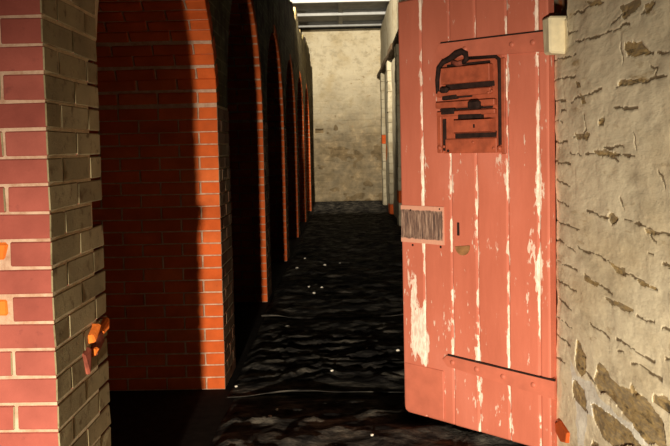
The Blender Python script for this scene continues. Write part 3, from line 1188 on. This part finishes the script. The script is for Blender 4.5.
# food tray: box with a sloping front
mb = MB()
a, b, c, d = hrect(90, 294, 246, 346)
pts = [(a, c, 0), (b, c, 0), (b, d, 0), (a, d, 0)]
e = .03
mb.v += [Vector((a, TH + .003, c)), Vector((b, TH + .003, c)), Vector((b, TH + .003, d)), Vector((a, TH + .003, d)),
         Vector((a + .004, TH + .045, c + .006)), Vector((b - e, TH + .045, c + .006)), Vector((b - e, TH + .045, d - .004)), Vector((a + .004, TH + .045, d - .004))]
for f in ((0, 1, 2, 3), (4, 5, 6, 7), (0, 1, 5, 4), (1, 2, 6, 5), (2, 3, 7, 6), (3, 0, 4, 7)):
    mb.add(f)
piece_o = mb.build('food_tray', M_HATCH, back, fix=True)
mb = MB()
u, v = dl(*hz(186, 320))
mb.box((u, TH + .047, v), (.004, .003, .008), bev=.002)
mb.build('tray_catch', M_RUST_AND_SHADE, back)
piece('bottom_plate', (64, 366, 254, 420), .003, .016, M_HATCH)
piece('frame_stile', (34, 282, 50, 420), .000, .018, M_HATCH)
piece('frame_stile', (268, 66, 283, 424), -.002, .010, M_HATCH)
piece('frame_rail', (120, 42, 262, 54), -.002, .010, M_HATCH)
# dark bar painted as the shade in the groove at the frame's top and right
mb = MB()
P = [dl(*hz(150, 66)), dl(*hz(245, 60)), dl(*hz(259, 72)), dl(*hz(262, 120)), dl(*hz(264, 390))]
mb.tube([(a, TH + .004, b) for a, b in P], .010, 8)
mb.build('channel_shade', M_RUST_AND_SHADE, back)
# curved latch arm over the upper left corner
mb = MB()
P = [dl(*hz(x, y)) for x, y in ((38, 200), (37, 150), (42, 105), (58, 84), (85, 70), (108, 52), (128, 44), (142, 52), (146, 72), (130, 88))]
mb.tube([(a, TH + .020, b) for a, b in P], [.008, .010, .011, .012, .014, .016, .015, .014, .013, .008], 8)
mb.build('latch_arm', M_RUST_AND_SHADE, back)
mb = MB()
P = [dl(*hz(x, y)) for x, y in ((92, 82), (112, 90), (132, 84))]
mb.tube([(a, TH + .018, b) for a, b in P], .012, 8)
mb.build('latch_pivot', M_RUST_RED, back)
for X, Y in ((44, 400), (266, 402), (240, 190), (70, 188), (52, 270), (76, 412), (60, 396), (244, 402), (168, 380), (228, 196)):
    b = MB()
    r = .012 if X in (44, 266) else .007
    dome(b, 0, 0, 0, r, r * .8, 10)
    u, v = dl(*hz(X, Y))
    c = b.build('rivet', M_HATCH if X not in (70, 76) else M_RUST_AND_SHADE, back, fix=True)
    c.location = (u, TH + (.017 if Y > 350 or X == 52 else .025), v)

# cream block over the door's upper hinge
p = at(557, 36, (0, 3.215, 0), (0, 1, 0))
mb = MB()
mb.box((0, 0, 0), (.046, .035, .073), bev=.008, jit=.003)
hb = mb.build('hinge_block', M_CREAM)
hb.location = p
hb.rotation_euler = (0, R(-1.5), R(8))
tag(hb, 'cream painted block on the stone jamb overlapping the upper door edge', 'block')
# remnant of the lower pintle, painted red
pts = [z7(*q) for q in ((50, 372), (62, 364), (86, 402), (82, 432), (66, 428), (52, 400))]
mb = MB()
poly = [Vector((JX + .03, Y0J + u - .02, v)) for u, v in pts]
mb.prism(poly, None, Vector((-.045, 0, 0)))
o = mb.build('hinge_pintle', M_BRICK_ORANGE, fix=True)
bv = o.modifiers.new('bevel', 'BEVEL')
bv.width = .006
bv.segments = 2
tag(o, 'red painted hinge pintle stub low in the whitewashed stone jamb', 'hinge')

# ------------------------------------------------------------------ light
def spot(name, loc, aim, energy, color, size, blend, radius):
    l = bpy.data.lights.new(name, 'SPOT')
    l.energy, l.color, l.spot_size, l.spot_blend, l.shadow_soft_size = energy, color, size, blend, radius
    o = bpy.data.objects.new(name, l)
    COL.objects.link(o)
    o.location = loc
    o.rotation_euler = (Vector(aim) - Vector(loc)).to_track_quat('-Z', 'Y').to_euler()
    return o


spot('floor_flood_lamp', (-.56, -2.5, .42), (.47, 3.5, -.97), 3350, (1.0, .86, .66), R(71.5), 1.0, .06)
spot('far_ceiling_lamp', (-.655, 12.2, 4.15), (.2, END_Y, 2.8), 2450, (1.0, .88, .68), R(80), .9, .025)

wd = bpy.data.worlds.new('world')
scene.world = wd
wd.use_nodes = True
wd.node_tree.nodes['Background'].inputs[0].default_value = (.02, .018, .016, 1)
wd.node_tree.nodes['Background'].inputs[1].default_value = .05

scene.view_settings.view_transform = 'Standard'
scene.view_settings.look = 'None'
scene.view_settings.gamma = 1.0
scene.view_settings.exposure = 0.0
scene.view_settings.use_curve_mapping = False

for nm, p in (('pier0 near z0', (XL, 2.0, .1)), ('pier0 near top', (XL, 2.0, 1.7)), ('pier0 far', (XL, 2.45, 1.3)), ('pier1', (XL, 4.5, 0)), ('pier2', (XL, 7.1, 0)), ('pier3', (XL, 9.7, 0)),
              ('endL', (XL, END_Y, 0)), ('endR', (FX, END_Y, 0)), ('endtop', (0, END_Y, CEIL_Z)), ('free bottom', FREE), ('hinge', HINGE + Vector((0, 0, 1))), ('pil', (.95, 13.6, 0))):
    print('PROJ', nm, [round(t, 1) for t in project(p)])
